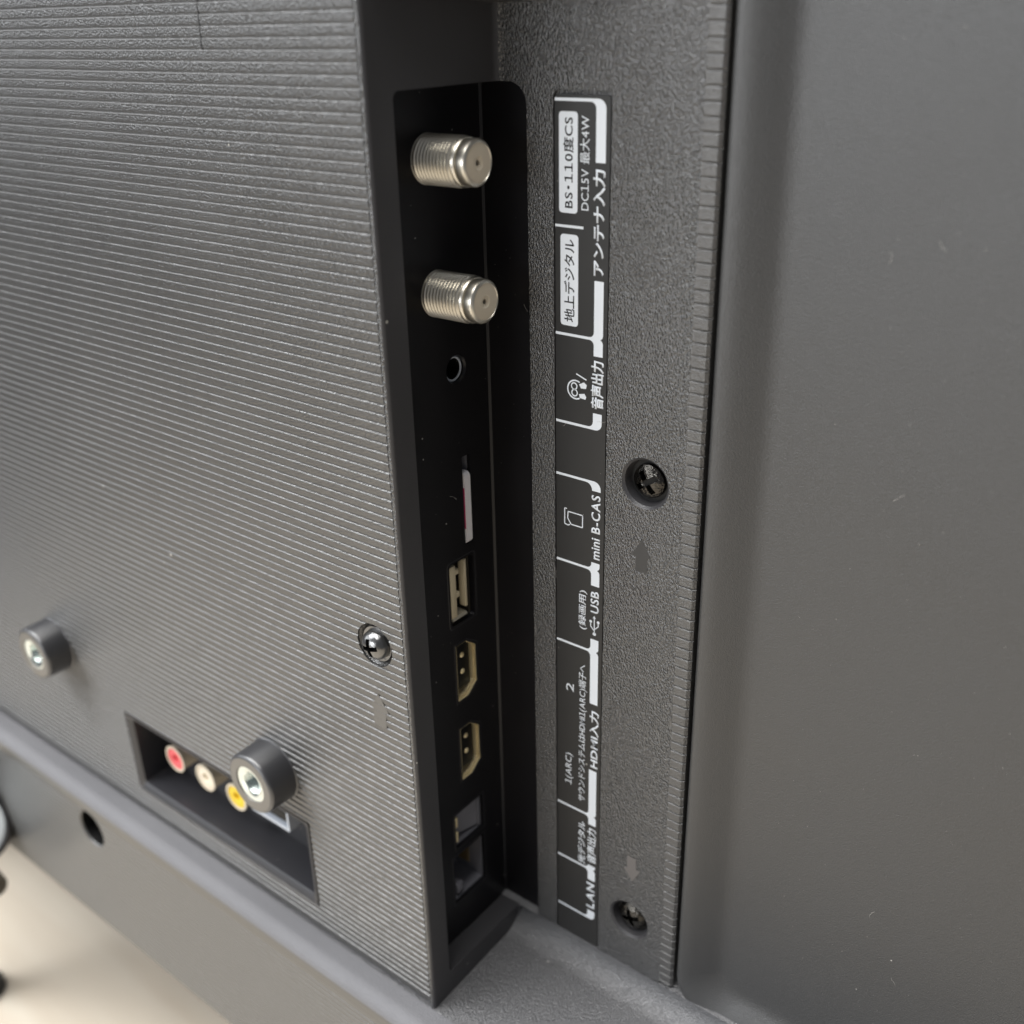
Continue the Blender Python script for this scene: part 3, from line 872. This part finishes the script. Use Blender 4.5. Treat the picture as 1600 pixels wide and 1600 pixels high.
# trident symbol
strokes("symbol", [((-112.4, -126.4), (-112.45, -122.2)), ((-112.4, -125.6), (-113.4, -124.6), (-113.4, -123.6)), ((-112.4, -125.2), (-111.4, -124.2), (-111.4, -123.4)),
                   ('ring', -112.4, -126.4, 0.22, 0.42), ('ring', -113.4, -123.4, 0.18, 0.36), ('ring', -111.4, -123.1, 0.18, 0.36),
                   ('poly', [(-112.85, -122.4), (-112.05, -122.4), (-112.45, -121.7)])], 0.24)

# ------------------------------------------------------------------ settled dust: specks and short fibres lying on the television
bm = bmesh.new()
rd = random.Random(11)
def speck(x, y, z, r):
    nb = bmesh.new(); bmesh.ops.create_icosphere(nb, subdivisions=1, radius=r)
    for v in nb.verts: v.co = Vector((x + v.co.x * rd.uniform(0.6, 1.4), y + v.co.y * 0.5, z + v.co.z * rd.uniform(0.7, 1.3)))
    merge(bm, nb)
def fibre(x, y, z, ln, r=0.022):
    a = rd.uniform(0, 2 * PI); p = Vector((x, y - r, z)); prev = None
    for k in range(7):
        d = Vector((math.cos(a), 0, math.sin(a))); n = Vector((-d.z, 0, d.x)) * r
        cur = [bm.verts.new(p + n), bm.verts.new(p + Vector((0, -r, 0))), bm.verts.new(p - n)]
        if prev:
            for i in range(3): bm.faces.new((prev[i], prev[(i + 1) % 3], cur[(i + 1) % 3], cur[i]))
        prev = cur; p = p + d * ln / 6; a += rd.uniform(-0.7, 0.7)
for k in range(320): speck(rd.uniform(-84, -5), 39.2, rd.uniform(-205, 20), rd.choice((0.03, 0.035, 0.04, 0.05, 0.07)))
for k in range(60): speck(rd.uniform(-330, -140), -0.05, rd.uniform(-220, 5), rd.choice((0.06, 0.08, 0.1)))
for k in range(40): speck(rd.uniform(-129, -92), YC, rd.uniform(-220, -5), rd.choice((0.05, 0.06, 0.08)))
for k in range(26): speck(rd.uniform(-141, -130), 37.2, rd.uniform(-215, -15), rd.choice((0.05, 0.06)))
for k in range(16): speck(XP, rd.uniform(10, 34), rd.uniform(-215, -55), 0.06)
speck(-218.6, -0.15, -123.5, 0.42); speck(-222.5, -0.1, -127.0, 0.2)
for k in range(5): fibre(rd.uniform(-75, -20), 39.15, rd.uniform(-190, 0), rd.uniform(1.2, 2.6))
for x, y, z in ((-110.1, YC, -75.2), (-109.9, YC, -111.9), (-122.6, YC, -113.3), (-121, YL, -78.5), (-131, 37.2, -56), (-130, 37.2, -100), (-136, 18, -93)):
    fibre(x, y, z, rd.uniform(1.2, 2.4))
du = link("settled_dust", to_me(bm), M['lint'], tv, (-100, 30, -100))
du['kind'] = 'stuff'

# ------------------------------------------------------------------ the round object at the left edge
g = empty("round_gadget", (-352, -26, TZ))
tag(g, "black round-rimmed object with pale grey face and short dark stub beside the television", "gadget")
cx, cy, cz = -358.0, -22.0, -272.0
ax = Vector((0.75, -0.55, 0.3)).normalized()
link("body", to_me(lathe([(-55, 0), (-55, 12), (-14, 14), (-12, 17), (-2, 18.5), (0.5, 18), (1.2, 16.5), (0.6, 15.6)], ax, (cx, cy, cz), 48)), M['rubber'], g, (cx, cy, cz), smooth=40)
link("face", to_me(lathe([(0.55, 15.7), (1.0, 14), (1.3, 0)], ax, (cx, cy, cz), 40)), M['paleface'], g, (cx, cy, cz), smooth=40)
link("neck", to_me(lathe([(TZ - cz, 9), (TZ - cz + 4, 9), (TZ - cz + 8, 6.5), (-22, 6), (-8, 8), (-8, 0)], (0, 0, 1), (cx - 46, cy + 4, cz), 32)), M['rubber'], g, (cx - 9, cy, TZ), smooth=40)
link("stub", to_me(lathe([(0, 4.2), (30, 4.2), (31.5, 3.4), (32, 0)], Vector((1, -0.1, 0.02)), (cx - 9, cy + 2, cz - 17), 24)), M['brownstub'], g, (cx, cy, cz - 21), smooth=40)
